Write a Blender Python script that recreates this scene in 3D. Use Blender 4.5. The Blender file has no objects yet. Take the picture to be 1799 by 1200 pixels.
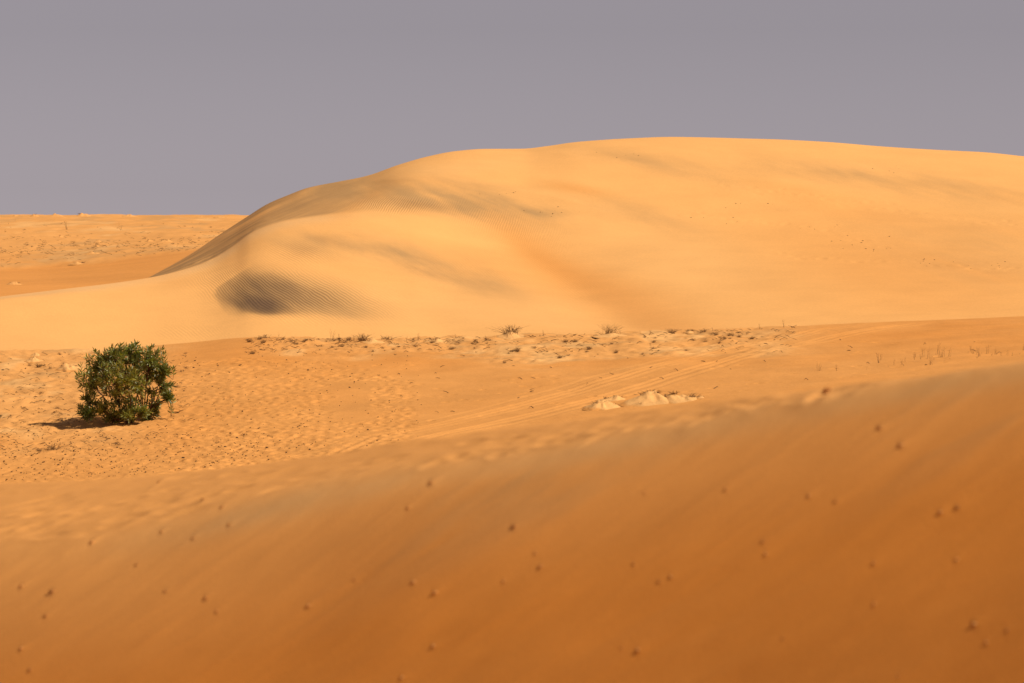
import bpy, math, random
import numpy as np
from mathutils import Vector

# ------------------------------------------------------------------ camera, sky, sun, exposure
W0, H0, F = 1799.0, 1200.0, 7000.0          # design frame, focal length in its pixels (140 mm lens)
YH = 384.0                                  # row of the true horizon
HC = 8.0                                    # eye level
TH = math.atan((H0 / 2 - YH) / F)           # the camera looks down a little
scene = bpy.context.scene
cam_d = bpy.data.cameras.new('camera')
cam = bpy.data.objects.new('camera', cam_d)
scene.collection.objects.link(cam)
cam.location = (0, 0, HC)
cam.rotation_euler = (math.pi / 2 - TH, 0, 0)
cam_d.sensor_width = 36.0
cam_d.lens = 36.0 * F / W0
cam_d.clip_start = 0.1
cam_d.clip_end = 60000
cam_d.dof.use_dof = True
cam_d.dof.focus_distance = 140.0
cam_d.dof.aperture_fstop = 3.0
scene.camera = cam

SUN_EL, SUN_BACK = math.radians(48.5), math.radians(14)   # from the right, a little behind the camera
SV = Vector((math.cos(SUN_EL) * math.cos(SUN_BACK), -math.cos(SUN_EL) * math.sin(SUN_BACK), math.sin(SUN_EL)))
sun_d = bpy.data.lights.new('sun', 'SUN')
sun_d.energy = 4.9
sun_d.angle = math.radians(0.6)
sun_d.color = (1.0, 0.88, 0.70)
sun = bpy.data.objects.new('sun', sun_d)
sun.rotation_euler = SV.to_track_quat('Z', 'Y').to_euler()
sun.location = (60, -20, 60)
scene.collection.objects.link(sun)

world = bpy.data.worlds.new('World')
scene.world = world
world.use_nodes = True
wn, wl = world.node_tree.nodes, world.node_tree.links
wn.clear()
sky = wn.new('ShaderNodeTexSky')
sky.sky_type = 'NISHITA'
sky.sun_disc = False
sky.sun_elevation = SUN_EL
sky.sun_rotation = math.atan2(SV.x, SV.y)
sky.air_density = 0.8
sky.dust_density = 0.10
sky.ozone_density = 1.0
hs = wn.new('ShaderNodeHueSaturation')      # dust in the air takes the blue out of the sky
hs.inputs['Saturation'].default_value = 0.12
wl.new(sky.outputs[0], hs.inputs['Color'])
tint = wn.new('ShaderNodeMix'); tint.data_type = 'RGBA'; tint.blend_type = 'MULTIPLY'
tint.inputs['Factor'].default_value = 1.0
tint.inputs['B'].default_value = (0.985, 0.878, 0.968, 1)
wl.new(hs.outputs[0], tint.inputs['A'])
bg = wn.new('ShaderNodeBackground')
bg.inputs['Strength'].default_value = 0.050
wl.new(tint.outputs['Result'], bg.inputs['Color'])
wo = wn.new('ShaderNodeOutputWorld')
wl.new(bg.outputs[0], wo.inputs['Surface'])

scene.view_settings.view_transform = 'Standard'
scene.view_settings.look = 'None'
scene.view_settings.exposure = 0.0
scene.view_settings.gamma = 1.0
scene.view_settings.use_curve_mapping = False
scene.cycles.use_denoising = True
scene.cycles.max_bounces = 5
scene.cycles.diffuse_bounces = 3
scene.render.film_transparent = False

rng = np.random.default_rng(11)
random.seed(5)

# ------------------------------------------------------------------ helpers: projection, noise, curves
CT, ST = math.cos(TH), math.sin(TH)

def ray(px, py):
    a = (np.asarray(px, float) - (W0 - 1) / 2) / F
    b = (H0 / 2 - np.asarray(py, float)) / F
    return a, CT + ST * b, -ST + CT * b

def at(px, py, D):
    """the point of the place that lies D metres out along a line of sight"""
    dx, dy, dz = ray(px, py)
    s = np.asarray(D, float) / dy
    return dx * s, dy * s, HC + dz * s

def pix(x, y, z):
    z = z - HC
    dep = y * CT - z * ST
    return (W0 - 1) / 2 + F * x / dep, H0 / 2 - F * (y * ST + z * CT) / dep

def hash2(ix, iy, seed):
    h = (ix.astype(np.int64) * 374761393 + iy.astype(np.int64) * 668265263 + seed * 974634777) & 0xFFFFFFFF
    h = ((h ^ (h >> 13)) * 1274126177) & 0xFFFFFFFF
    h = ((h ^ (h >> 16)) * 2246822519) & 0xFFFFFFFF
    return ((h ^ (h >> 15)) & 0xFFFFFF) / float(0xFFFFFF)

def vnoise(x, y, seed=0):
    x0, y0 = np.floor(x), np.floor(y)
    fx, fy = x - x0, y - y0
    fx = fx * fx * fx * (fx * (fx * 6 - 15) + 10); fy = fy * fy * fy * (fy * (fy * 6 - 15) + 10)
    a, b = hash2(x0, y0, seed), hash2(x0 + 1, y0, seed)
    c, d = hash2(x0, y0 + 1, seed), hash2(x0 + 1, y0 + 1, seed)
    return (a + (b - a) * fx + (c - a) * fy + (a - b - c + d) * fx * fy) * 2 - 1

def fbm(x, y, oct=4, seed=0, gain=0.5):
    s, a, f = 0.0, 1.0, 1.0
    for o in range(oct):
        s = s + a * vnoise(x * f + 17.3 * o, y * f - 9.1 * o, seed + o)
        a *= gain; f *= 2.03
    return s

def pchip(xs, ys, x):
    xs, ys, x = np.asarray(xs, float), np.asarray(ys, float), np.asarray(x, float)
    h = np.diff(xs); d = np.diff(ys) / h
    m = np.zeros_like(ys)
    m[0], m[-1] = d[0], d[-1]
    for i in range(1, len(xs) - 1):
        if d[i - 1] * d[i] > 0:
            w1, w2 = 2 * h[i] + h[i - 1], h[i] + 2 * h[i - 1]
            m[i] = (w1 + w2) / (w1 / d[i - 1] + w2 / d[i])
    i = np.clip(np.searchsorted(xs, x) - 1, 0, len(xs) - 2)
    t = (x - xs[i]) / h[i]
    tc = np.clip(t, 0, 1)
    r = ((1 + 2 * tc) * (1 - tc) ** 2 * ys[i] + tc * (1 - tc) ** 2 * h[i] * m[i]
         + tc * tc * (3 - 2 * tc) * ys[i + 1] + tc * tc * (tc - 1) * h[i] * m[i + 1])
    return r + np.where(t < 0, t * h[i] * m[0], 0) + np.where(t > 1, (t - 1) * h[i] * m[-1], 0)

def sstep(a, b, x):
    t = np.clip((x - a) / (b - a), 0, 1)
    return t * t * (3 - 2 * t)

def smin(a, b, k):
    return -k * np.logaddexp(-a / k, -b / k)

def smax(a, b, k):
    return k * np.logaddexp(a / k, b / k)

def blob(px, py, cx, cy, rx, ry, ang=0, p=2.0):
    c, s = math.cos(math.radians(ang)), math.sin(math.radians(ang))
    dx, dy = px - cx, py - cy
    u, v = (dx * c + dy * s) / rx, (-dx * s + dy * c) / ry
    return np.exp(-(u * u + v * v) ** (p / 2))

def lerp3(col, tgt, m):
    return col + (np.asarray(tgt) - col) * np.clip(m, 0, 1)[..., None]

def spaced(segs):
    """a rising list of numbers whose step changes from stretch to stretch: (from, to, step)"""
    out = []
    for a, b, st in segs:
        out += list(np.arange(a, b - st * 0.3, st))
    out.append(segs[-1][1])
    return np.array(out)

def grid_object(name, X, Y, Z, col, mat, extra=None, mesh_only=False):
    nu, nv = X.shape
    me = bpy.data.meshes.new(name)
    co = np.stack([X, Y, Z], -1).reshape(-1, 3).astype(np.float32)
    idx = np.arange(nu * nv).reshape(nu, nv)
    q = np.stack([idx[:-1, :-1], idx[1:, :-1], idx[1:, 1:], idx[:-1, 1:]], -1).reshape(-1, 4)
    me.vertices.add(len(co)); me.vertices.foreach_set('co', co.ravel())
    me.loops.add(q.size); me.loops.foreach_set('vertex_index', q.ravel().astype(np.int32))
    me.polygons.add(len(q))
    me.polygons.foreach_set('loop_start', np.arange(0, q.size, 4, dtype=np.int32))
    me.update(calc_edges=True)
    me.polygons.foreach_set('use_smooth', np.ones(len(q), dtype=bool))
    at_ = me.attributes.new('tone', 'FLOAT_COLOR', 'POINT')
    c4 = np.concatenate([col.reshape(-1, 3), np.ones((nu * nv, 1))], 1).astype(np.float32)
    at_.data.foreach_set('color', c4.ravel())
    for k, v in (extra or {}).items():
        a = me.attributes.new(k, 'FLOAT', 'POINT')
        a.data.foreach_set('value', np.ascontiguousarray(v, dtype=np.float32).ravel())
    me.materials.append(mat)
    o = bpy.data.objects.new(name, me)
    scene.collection.objects.link(o)
    return o

class Patch:
    """a piece of terrain as columns running away from the viewer; finds the ground under a line of sight"""
    def __init__(s, U, X, Y, Z):
        s.U, s.X, s.Y, s.Z = U, X, Y, Z
        s.PX, s.PY = pix(X, Y, Z)
    def hit(s, px, py):
        i = int(np.clip(np.searchsorted(s.U, px) - 1, 0, len(s.U) - 2))
        f = (px - s.U[i]) / (s.U[i + 1] - s.U[i])
        r = s.PY[i] * (1 - f) + s.PY[i + 1] * f
        below = np.nonzero(r <= py)[0]
        below = below[below > 0]
        j = int(below[0]) if len(below) else int(np.argmin(np.abs(r - py)))
        j = max(j, 1)
        g = (py - r[j - 1]) / (r[j] - r[j - 1]) if r[j] != r[j - 1] else 0
        g = min(max(g, 0), 1)
        def mixv(A):
            a = A[i] * (1 - f) + A[i + 1] * f
            return float(a[j - 1] * (1 - g) + a[j] * g)
        return Vector((mixv(s.X), mixv(s.Y), mixv(s.Z)))

# ------------------------------------------------------------------ materials
def new_mat(name):
    m = bpy.data.materials.new(name)
    m.use_nodes = True
    n, l = m.node_tree.nodes, m.node_tree.links
    b = n['Principled BSDF']
    b.inputs['Roughness'].default_value = 0.95
    b.inputs['Specular IOR Level'].default_value = 0.08
    return m, n, l, b

def math_node(n, l, op, a, b=None):
    k = n.new('ShaderNodeMath'); k.operation = op
    for i, v in enumerate((a, b)):
        if v is None: continue
        if isinstance(v, (int, float)): k.inputs[i].default_value = v
        else: l.new(v, k.inputs[i])
    return k.outputs[0]

def sand_material(name, coarse, fine, bump_h, bump_dist, ripples=None, mottling=0.10):
    """sand: colour from the mesh's own tone, mottled and grained, with fine relief; ripples = list of
    (attribute, direction, wavelength, relief, dark)"""
    m, n, l, b = new_mat(name)
    tc = n.new('ShaderNodeTexCoord')
    tone = n.new('ShaderNodeAttribute'); tone.attribute_name = 'tone'
    n1 = n.new('ShaderNodeTexNoise'); n1.inputs['Scale'].default_value = coarse
    n1.inputs['Detail'].default_value = 5; n1.inputs['Roughness'].default_value = 0.6
    n2 = n.new('ShaderNodeTexNoise'); n2.inputs['Scale'].default_value = fine
    n2.inputs['Detail'].default_value = 4; n2.inputs['Roughness'].default_value = 0.7
    l.new(tc.outputs['Object'], n1.inputs['Vector']); l.new(tc.outputs['Object'], n2.inputs['Vector'])
    r1 = n.new('ShaderNodeMapRange'); r1.inputs['From Min'].default_value = 0.3; r1.inputs['From Max'].default_value = 0.7
    r1.inputs['To Min'].default_value = 1 - mottling; r1.inputs['To Max'].default_value = 1 + mottling * 0.7
    l.new(n1.outputs['Fac'], r1.inputs['Value'])
    r2 = n.new('ShaderNodeMapRange'); r2.inputs['From Min'].default_value = 0.3; r2.inputs['From Max'].default_value = 0.7
    r2.inputs['To Min'].default_value = 0.93; r2.inputs['To Max'].default_value = 1.06
    l.new(n2.outputs['Fac'], r2.inputs['Value'])
    k = math_node(n, l, 'MULTIPLY', r1.outputs[0], r2.outputs[0])
    height = math_node(n, l, 'MULTIPLY', n2.outputs['Fac'], bump_h)
    for (attr, dirn, wl_, relief, dark, wob) in (ripples or []):
        am = n.new('ShaderNodeAttribute'); am.attribute_name = attr
        dot = n.new('ShaderNodeVectorMath'); dot.operation = 'DOT_PRODUCT'
        l.new(tc.outputs['Object'], dot.inputs[0])
        d = Vector(dirn).normalized()
        dot.inputs[1].default_value = d
        nz = n.new('ShaderNodeTexNoise'); nz.inputs['Scale'].default_value = 1.1; nz.inputs['Detail'].default_value = 3
        sq = n.new('ShaderNodeVectorMath'); sq.operation = 'MULTIPLY'; sq.inputs[1].default_value = (0.8, 0.08, 0.8)
        l.new(tc.outputs['Object'], sq.inputs[0]); l.new(sq.outputs[0], nz.inputs['Vector'])
        w = math_node(n, l, 'MULTIPLY', nz.outputs['Fac'], wob)
        ph = math_node(n, l, 'MULTIPLY', math_node(n, l, 'ADD', dot.outputs['Value'], w), 2 * math.pi / wl_)
        sn = math_node(n, l, 'SINE', ph)
        amp = math_node(n, l, 'MULTIPLY', sn, am.outputs['Fac'])
        height = math_node(n, l, 'ADD', height, math_node(n, l, 'MULTIPLY', amp, relief))
        # the darker grains gather in the troughs
        k = math_node(n, l, 'MULTIPLY', k, math_node(n, l, 'ADD', 1.0, math_node(n, l, 'MULTIPLY', amp, dark)))
    mx = n.new('ShaderNodeVectorMath'); mx.operation = 'SCALE'
    l.new(tone.outputs['Color'], mx.inputs[0]); l.new(k, mx.inputs['Scale'])
    l.new(mx.outputs[0], b.inputs['Base Color'])
    bp = n.new('ShaderNodeBump'); bp.inputs['Strength'].default_value = 1.0
    bp.inputs['Distance'].default_value = bump_dist
    l.new(height, bp.inputs['Height']); l.new(bp.outputs[0], b.inputs['Normal'])
    return m

def plain_material(name, c1, c2, scale=20, rough=0.9, bump=0.0):
    m, n, l, b = new_mat(name)
    tc = n.new('ShaderNodeTexCoord')
    nz = n.new('ShaderNodeTexNoise'); nz.inputs['Scale'].default_value = scale; nz.inputs['Detail'].default_value = 5
    l.new(tc.outputs['Object'], nz.inputs['Vector'])
    cr = n.new('ShaderNodeValToRGB')
    cr.color_ramp.elements[0].position = 0.33; cr.color_ramp.elements[1].position = 0.67
    cr.color_ramp.elements[0].color = (*c1, 1); cr.color_ramp.elements[1].color = (*c2, 1)
    l.new(nz.outputs['Fac'], cr.inputs['Fac']); l.new(cr.outputs[0], b.inputs['Base Color'])
    b.inputs['Roughness'].default_value = rough
    if bump:
        bp = n.new('ShaderNodeBump'); bp.inputs['Strength'].default_value = 0.8; bp.inputs['Distance'].default_value = bump
        l.new(nz.outputs['Fac'], bp.inputs['Height']); l.new(bp.outputs[0], b.inputs['Normal'])
    return m

SAND = np.array((0.66, 0.300, 0.086))        # plain orange sand
PALE = np.array((0.80, 0.425, 0.148))        # pale, loose dune sand
DEEP = np.array((0.62, 0.235, 0.046))        # deep orange sand
GREY = np.array((0.46, 0.265, 0.110))        # sand mixed with dark mineral grains
BLACK = np.array((0.105, 0.062, 0.040))       # dark mineral sand
CREAM = np.array((0.76, 0.430, 0.168))       # wind-blown hummock sand

# ripple lines run down to the right over the near lobe, and more upright high on the dune
m_dune = sand_material('dune_sand', 0.35, 9.0, 0.5, 0.02, mottling=0.04, ripples=[
    ('ripple', (0.42, 0.0, 0.91), 0.066, 0.12, 0.21, 0.20),
    ('ripple_high', (0.93, 0.0, -0.36), 0.105, 0.22, 0.08, 0.36),
    ('ripple_fine', (0.55, 0.0, 0.83), 0.070, 0.06, 0.03, 0.18)])
m_plain = sand_material('plain_sand', 0.5, 14.0, 0.8, 0.02)
m_far = sand_material('far_sand', 0.12, 3.0, 0.8, 0.05)
m_fore = sand_material('foreground_sand', 0.9, 45.0, 0.6, 0.006, mottling=0.05)
m_mound = sand_material('mound_sand', 2.0, 12.0, 0.8, 0.03)
m_dry = plain_material('dry_stems', (0.15, 0.08, 0.035), (0.30, 0.17, 0.07), 8)
m_straw = plain_material('straw', (0.27, 0.16, 0.065), (0.42, 0.26, 0.11), 8)
m_litter = plain_material('dark_litter', (0.05, 0.028, 0.016), (0.13, 0.07, 0.035), 3)
m_stone = plain_material('brown_stone', (0.26, 0.105, 0.034), (0.46, 0.20, 0.06), 25, 0.85, 0.01)
m_clod = plain_material('sand_clod', (0.40, 0.175, 0.050), (0.62, 0.30, 0.10), 30, 0.95, 0.01)

def structure(o, label):
    o['kind'] = 'structure'; o['label'] = label
    return o

# ------------------------------------------------------------------ terrain: the shaded foreground dune
CREST = ([0, 200, 400, 600, 750, 900, 1100, 1300, 1500, 1650, 1799],
         [962, 940, 893, 845, 817, 795, 761, 720, 681, 655, 632])
EDGE = ([0, 200, 400, 600, 700, 850, 1000, 1100, 1250, 1400, 1500, 1650, 1799],
        [842, 833, 814, 788, 770, 750, 731, 716, 695, 678, 666, 648, 628])

def face_D(u, py):
    """distance at which the dune's near face is met along a line of sight"""
    a, dy, dz = ray(u, py)
    return (-1.74 - GY * 30) / (dz / dy - GX * a / dy - GY)

GX, GY = 0.44, 0.27
U = spaced([(-5200, -1200, 200), (-1200, -40, 20), (-40, 1840, 4), (1840, 3000, 20), (3000, 7000, 200)])
Drow = spaced([(1.5, 18, 0.5), (18, 38, 0.035), (38, 52, 0.12), (52, 85, 1.5)])
UU, DD = np.meshgrid(U, Drow, indexing='ij')
uc = 900 + np.where(np.abs(U - 900) < 1100, U - 900, np.sign(U - 900) * (1100 + 500 * np.tanh((np.abs(U - 900) - 1100) / 500)))
py_c = pchip(*CREST, uc); py_e = np.minimum(pchip(*EDGE, uc), py_c - 3)
D_c = face_D(uc, py_c)
D_e = D_c + np.clip(12 * (1 - uc / 1750), 1.2, 16)
_, _, zc = at(uc, py_c, D_c); _, _, ze = at(uc, py_e, D_e)
a_, dy_, _ = ray(UU, 800)
X = a_ / dy_ * DD; Y = DD.copy()
soft = lambda v, a, b: np.where(np.abs(v) < a, v, np.sign(v) * (a + b * np.tanh((np.abs(v) - a) / b)))
Xc = soft(X, 5.5, 5.0)
zf = HC - 1.74 + GX * Xc + GY * (Y - 30)
zf = zf + 0.030 * (3.6 * np.tanh(np.clip(Xc - 0.3, 0, 12) / 3.6)) ** 2 * 1.15 * sstep(0, 5, D_c[:, None] - Y) - 0.018 * np.clip(D_c[:, None] - Y, 0, 12) ** 2            # it steepens downward
zt = zc[:, None] + (ze - zc)[:, None] * (Y - D_c[:, None]) / (D_e - D_c)[:, None]
zd = ze[:, None] - 0.22 * (Y - D_e[:, None])
kk = (0.20 - 0.17 * np.clip(UU / 1500, 0, 1)) * np.ones_like(Y)
Z = smin(smin(zf, zt, kk), zd, 0.10)
Z = smax(Z, HC - 1.7 - 0.13 * Y, 0.15)
Z = np.maximum(Z, HC - 9.5)
PXf, PYf = pix(X, Y, Z)
# gentle undulation of the face, and the wind-blown streaks as very low ridges
ca, sa = math.cos(math.radians(30)), math.sin(math.radians(30))
S1, S2 = X * ca + (Z - HC) * sa, -X * sa + (Z - HC) * ca          # along and across the streaks
streak = fbm(S1 * 0.45 + 0.3 * S2, S2 * 4.6, 4, 3, 0.6)
streak_fine = fbm(S1 * 2.0, S2 * 14.0, 3, 8)
onface = sstep(-10, 60, PYf - np.interp(UU, U, py_c))
Z += 0.012 * streak * onface + 0.05 * fbm(X * 0.35, Y * 0.25, 2, 21) * onface
# footprints and trampled sand along the top
ontop = 1 - onface
Z += 0.009 * fbm(X * 2.2, Y * 1.3, 4, 30) * ontop * sstep(46, 40, Y)

def dimple(P, x, y, rx, ry, depth, rot, rim=0.35, steep=2.0):
    """press one hollow with a low rim into a terrain patch (world metres)"""
    a = (x / y)
    Ucol = P['ucol']
    w = max(rx, ry) * 2.6
    i0, i1 = np.searchsorted(Ucol, (a - w / y, a + w / y))
    yc = P['yrow']
    j0, j1 = np.searchsorted(yc, (y - w, y + w))
    if i1 <= i0 or j1 <= j0: return
    sx, sy = P['X'][i0:i1, j0:j1] - x, P['Y'][i0:i1, j0:j1] - y
    c, s = math.cos(rot), math.sin(rot)
    r2 = ((sx * c + sy * s) / rx) ** 2 + ((-sx * s + sy * c) / ry) ** 2
    P['Z'][i0:i1, j0:j1] += -depth * np.exp(-r2 * r2 * 0.8) + depth * rim * np.exp(-(np.sqrt(r2) - 1.5) ** 2 * 5)

fore = dict(ucol=U, X=X, Y=Y, Z=Z, yrow=Drow)
fore['ucol'] = (U - (W0 - 1) / 2) / F / CT
fp = Patch(U, X, Y, Z)
for k in range(150):
    u = rng.uniform(-60, 1500)
    f = rng.uniform(0.08, 0.95)
    py = np.interp(u, *CREST) * (1 - f) + np.interp(u, *EDGE) * f
    p = fp.hit(u, py)
    dimple(fore, p.x, p.y, rng.uniform(0.09, 0.17), rng.uniform(0.16, 0.36), rng.uniform(0.006, 0.016), rng.uniform(-0.5, 0.5))
for u in list(np.arange(735, 1020, 26)) + list(np.arange(1060, 1180, 50)) + list(np.arange(1200, 1520, 24)):
    u = u + rng.uniform(-8, 8)
    p = fp.hit(u, np.interp(u, *CREST) + rng.uniform(-7, 3))
    dimple(fore, p.x, p.y, rng.uniform(0.06, 0.11), rng.uniform(0.15, 0.30), rng.uniform(0.004, 0.013), rng.uniform(-0.5, 0.5), 0.35)

# stones and clods on the face: (px, py, size in px, kind); sand drifts up behind each
STONES = [(902, 926, 15, 's'), (948, 997, 12, 's'), (1340, 952, 11, 's'), (1158, 1022, 10, 's'), (1112, 992, 9, 's'),
          (1450, 692, 20, 's'), (388, 892, 9, 's'), (355, 878, 10, 's'), (278, 848, 10, 's'), (90, 1040, 16, 's'),
          (78, 1083, 11, 's'), (50, 1178, 11, 's'), (1770, 1108, 10, 's'), (1467, 882, 10, 's'), (1375, 1123, 8, 's'),
          (1652, 901, 12, 'c'), (1682, 892, 15, 's'), (1712, 1098, 15, 'c'), (1582, 783, 13, 'c'), (1545, 752, 12, 'c'),
          (1420, 872, 10, 'c'), (1275, 860, 9, 'c'), (1535, 990, 10, 'c'), (1535, 1062, 9, 'c'), (1680, 984, 9, 'c'),
          (1345, 975, 9, 'c'), (1120, 1143, 13, 'c'), (1178, 1014, 10, 'c'), (725, 1024, 10, 'c'), (763, 1042, 12, 'c'),
          (760, 1136, 11, 'c'), (541, 1065, 11, 'c'), (360, 1051, 12, 'c'), (238, 993, 9, 's'), (290, 1038, 9, 'c'),
          (756, 849, 12, 'c'), (716, 893, 9, 'c'), (160, 953, 11, 'c'), (36, 1030, 11, 'c'), (402, 922, 10, 'c'),
          (338, 946, 9, 'c'), (283, 935, 9, 'c'), (940, 972, 8, 'c'), (884, 1022, 8, 'c'), (1733, 1130, 10, 'c'),
          (35, 1140, 10, 'c'), (1132, 866, 7, 'c'), (1578, 1188, 7, 'c'), (704, 1192, 10, 'c'), (380, 1075, 8, 'c'),
          (1092, 1138, 6, 'c'), (622, 1018, 7, 'c')]
fp = Patch(U, X, Y, Z)
stone_pts = []
for (px, py, sz, kind) in STONES:
    p = fp.hit(px, py)
    r = (0.33 if kind == 's' else 0.36) * sz * p.y / F
    stone_pts.append((p, r, px, py, kind))
for (p, r, px, py, kind) in stone_pts:
    if (px, py) == (1450, 692): continue
    i0, i1 = np.searchsorted(fore['ucol'], (p.x / p.y - 0.04, p.x / p.y + 0.05))
    j0, j1 = np.searchsorted(Drow, (p.y - 1.6, p.y + 1.6))
    s1 = (X[i0:i1, j0:j1] - p.x) * ca + (Z[i0:i1, j0:j1] - p.z) * sa
    s2 = -(X[i0:i1, j0:j1] - p.x) * sa + (Z[i0:i1, j0:j1] - p.z) * ca
    tail = np.exp(-(s2 / (0.9 * r)) ** 2) * sstep(-0.8 * r, 0.5 * r, s1) * np.exp(-np.clip(s1, 0, 9) / (4.5 * r))
    pit = np.exp(-((s1 + 1.3 * r) ** 2 + s2 ** 2) / (1.2 * r) ** 2)
    Z[i0:i1, j0:j1] += r * (0.70 * tail - 0.12 * pit) * (1.0 if kind == 'c' else 0.7)

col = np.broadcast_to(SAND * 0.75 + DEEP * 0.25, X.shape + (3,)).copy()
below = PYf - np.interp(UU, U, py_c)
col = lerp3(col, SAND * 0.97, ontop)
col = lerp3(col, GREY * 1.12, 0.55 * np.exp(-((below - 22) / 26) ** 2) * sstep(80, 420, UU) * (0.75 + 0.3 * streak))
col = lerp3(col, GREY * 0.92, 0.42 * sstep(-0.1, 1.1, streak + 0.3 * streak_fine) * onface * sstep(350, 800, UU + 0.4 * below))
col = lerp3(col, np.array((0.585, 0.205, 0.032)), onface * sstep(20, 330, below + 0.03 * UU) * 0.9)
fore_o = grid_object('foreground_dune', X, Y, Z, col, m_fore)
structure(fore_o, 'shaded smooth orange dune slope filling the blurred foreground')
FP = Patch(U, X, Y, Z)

# ------------------------------------------------------------------ terrain: the trampled plain with the bush
RIDGE = ([-600, 0, 100, 200, 270, 330, 450, 600, 750, 900, 1050, 1200, 1300, 1400, 1500, 1650, 1799, 2400],
         [620, 617, 616, 612, 607, 602, 593, 595, 594.5, 589, 586, 582, 578, 573, 568, 562, 556, 540])
U = spaced([(-6000, -1500, 250), (-1500, -40, 25), (-40, 1840, 4), (1840, 3200, 25), (3200, 8000, 250)])
T = np.concatenate([spaced([(-2.3, -0.95, 0.15), (-0.95, -0.12, 0.04), (-0.12, 1.0, 0.0018)]), spaced([(1.004, 1.06, 0.004), (1.08, 1.7, 0.05)])])
UU, TT = np.meshgrid(U, T, indexing='ij')
uc = np.clip(U, -600, 2400)
py_r = pchip(*RIDGE, uc)
py_n = 850 - 0.115 * uc                               # hidden just behind the foreground dune
D_n, D_r = 99 + 0.004 * uc, 126 + 0.0 * uc
DD = D_n[:, None] + (D_r - D_n)[:, None] * TT
tt = np.clip(TT, 0, 1)
S = 0.80 * tt + 0.20 * (1 - (1 - tt) ** 2)
PY = py_n[:, None] + (py_r - py_n)[:, None] * S
a_, dy_, dz_ = ray(UU, PY)
X = a_ / dy_ * DD; Y = DD.copy(); Z = HC + dz_ / dy_ * DD
Z = np.where(TT < 0, Z - 0.0 * TT, Z)
Zn = Z[:, np.searchsorted(T, 0.0)][:, None]
Z = np.where(TT < 0, Zn + 0.06 * (DD - D_n[:, None]), Z)
Zr = Z[:, np.searchsorted(T, 1.0)][:, None]
over = np.clip(DD - D_r[:, None], 0, None)
Z = np.where(TT > 1, Zr - 0.02 * over - 0.05 * over ** 2 / (1 + 0.25 * over), Z)
PXp, PYp = pix(X, Y, Z)
# roughness: scrubby hummocky strips and the smooth drifts between
ridge_d = PYp - py_r[:, None]
n_big = fbm(X * 0.35, Y * 0.3, 3, 41)
strip = sstep(420, 520, UU) * sstep(1500, 1250, UU) * sstep(44, 22, ridge_d + 14 * n_big - 18 * sstep(850, 950, UU))
leftscrub = sstep(330, 150, UU + 40 * n_big) * sstep(190, 120, ridge_d + 30 * n_big)
scrub = np.clip(strip + leftscrub, 0, 1)
Z += scrub * (0.055 * fbm(X * 1.1, Y * 0.8, 4, 51) + 0.02 * fbm(X * 4, Y * 2.5, 2, 61)) + 0.03 * fbm(X * 0.5, Y * 0.35, 2, 71) * np.exp(-(TT - 0.5) ** 2 * 5)
Z += 0.006 * fbm(X * 2.2, Y * 1.4, 3, 77)
# tyre tracks winding away to the right
TRK = [(640, 800), (700, 772), (850, 738), (960, 712), (1050, 688), (1120, 667), (1180, 648), (1260, 630), (1340, 613), (1420, 594), (1480, 580), (1545, 570)]
pp = Patch(U, X, Y, Z)
tp = [pp.hit(*q) for q in TRK]
ty = np.array([p.y for p in tp]); tx = np.array([p.x for p in tp])
o_ = np.argsort(ty)
xs_t = pchip(ty[o_], tx[o_], np.clip(Y, ty.min(), ty.max()))
slope = np.gradient(pchip(ty[o_], tx[o_], np.linspace(ty.min(), ty.max(), 200)), np.linspace(ty.min(), ty.max(), 200))
sl = np.interp(Y, np.linspace(ty.min(), ty.max(), 200), slope)
dist = (X - xs_t) / np.sqrt(1 + sl ** 2)
inside = sstep(ty.min() - 1, ty.min() + 1, Y) * sstep(ty.max() + 0.5, ty.max() - 1, Y)
wander = 0.10 * vnoise(Y * 0.25, Y * 0 + 3, 5)
trk = np.zeros_like(Z)
for c_, dep in ((-1.0, 0.018), (-0.66, 0.011), (-0.35, 0.008), (0.52, 0.019), (0.86, 0.011), (1.3, 0.012), (-1.6, 0.009)):
    d = dist - c_ - wander * (1 + c_)
    Z += inside * dep * (-np.exp(-(d / 0.11) ** 4) + 0.6 * np.exp(-((np.abs(d) - 0.18) / 0.07) ** 2))
    trk += np.exp(-(d / 0.2) ** 2)
# footprints
plain = dict(X=X, Y=Y, Z=Z, ucol=(U - (W0 - 1) / 2) / F / CT, yrow=None)
def plain_dimple(x, y, *args, **kw):
    i = int(np.clip(np.searchsorted(plain['ucol'], x / y), 0, len(U) - 1))
    plain['yrow'] = Y[i]
    dimple(plain, x, y, *args, **kw)
pp = Patch(U, X, Y, Z)
def in_field(px, py):
    top = np.interp(px, [-100, 250, 300, 420, 620, 720, 740], [740, 735, 640, 628, 640, 668, 700])
    return py > top and py > 600 and px < 725 - max(0, 660 - py) * 1.5 and not (580 < px < 655 and 670 < py < 740)
cnt = 0
while cnt < 4600:
    px, py = rng.uniform(-60, 735), rng.uniform(625, 850)
    if not in_field(px, py) or py > np.interp(px, *EDGE) + 10: continue
    w = 1.0 if px > 290 else 0.55
    p = pp.hit(px, py)
    plain_dimple(p.x, p.y, rng.uniform(0.07, 0.135), rng.uniform(0.09, 0.19), rng.uniform(0.005, 0.022) * w, rng.uniform(-0.7, 0.7), 0.45)
    cnt += 1
for k in range(260):
    px = rng.uniform(650, 1790); py = rng.uniform(600, 760)
    if py > np.interp(px, *EDGE) or py < np.interp(px, *RIDGE) + 10: continue
    p = pp.hit(px, py)
    plain_dimple(p.x, p.y, rng.uniform(0.06, 0.14), rng.uniform(0.08, 0.16), rng.uniform(0.01, 0.03), rng.uniform(-0.7, 0.7), 0.4)

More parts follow.
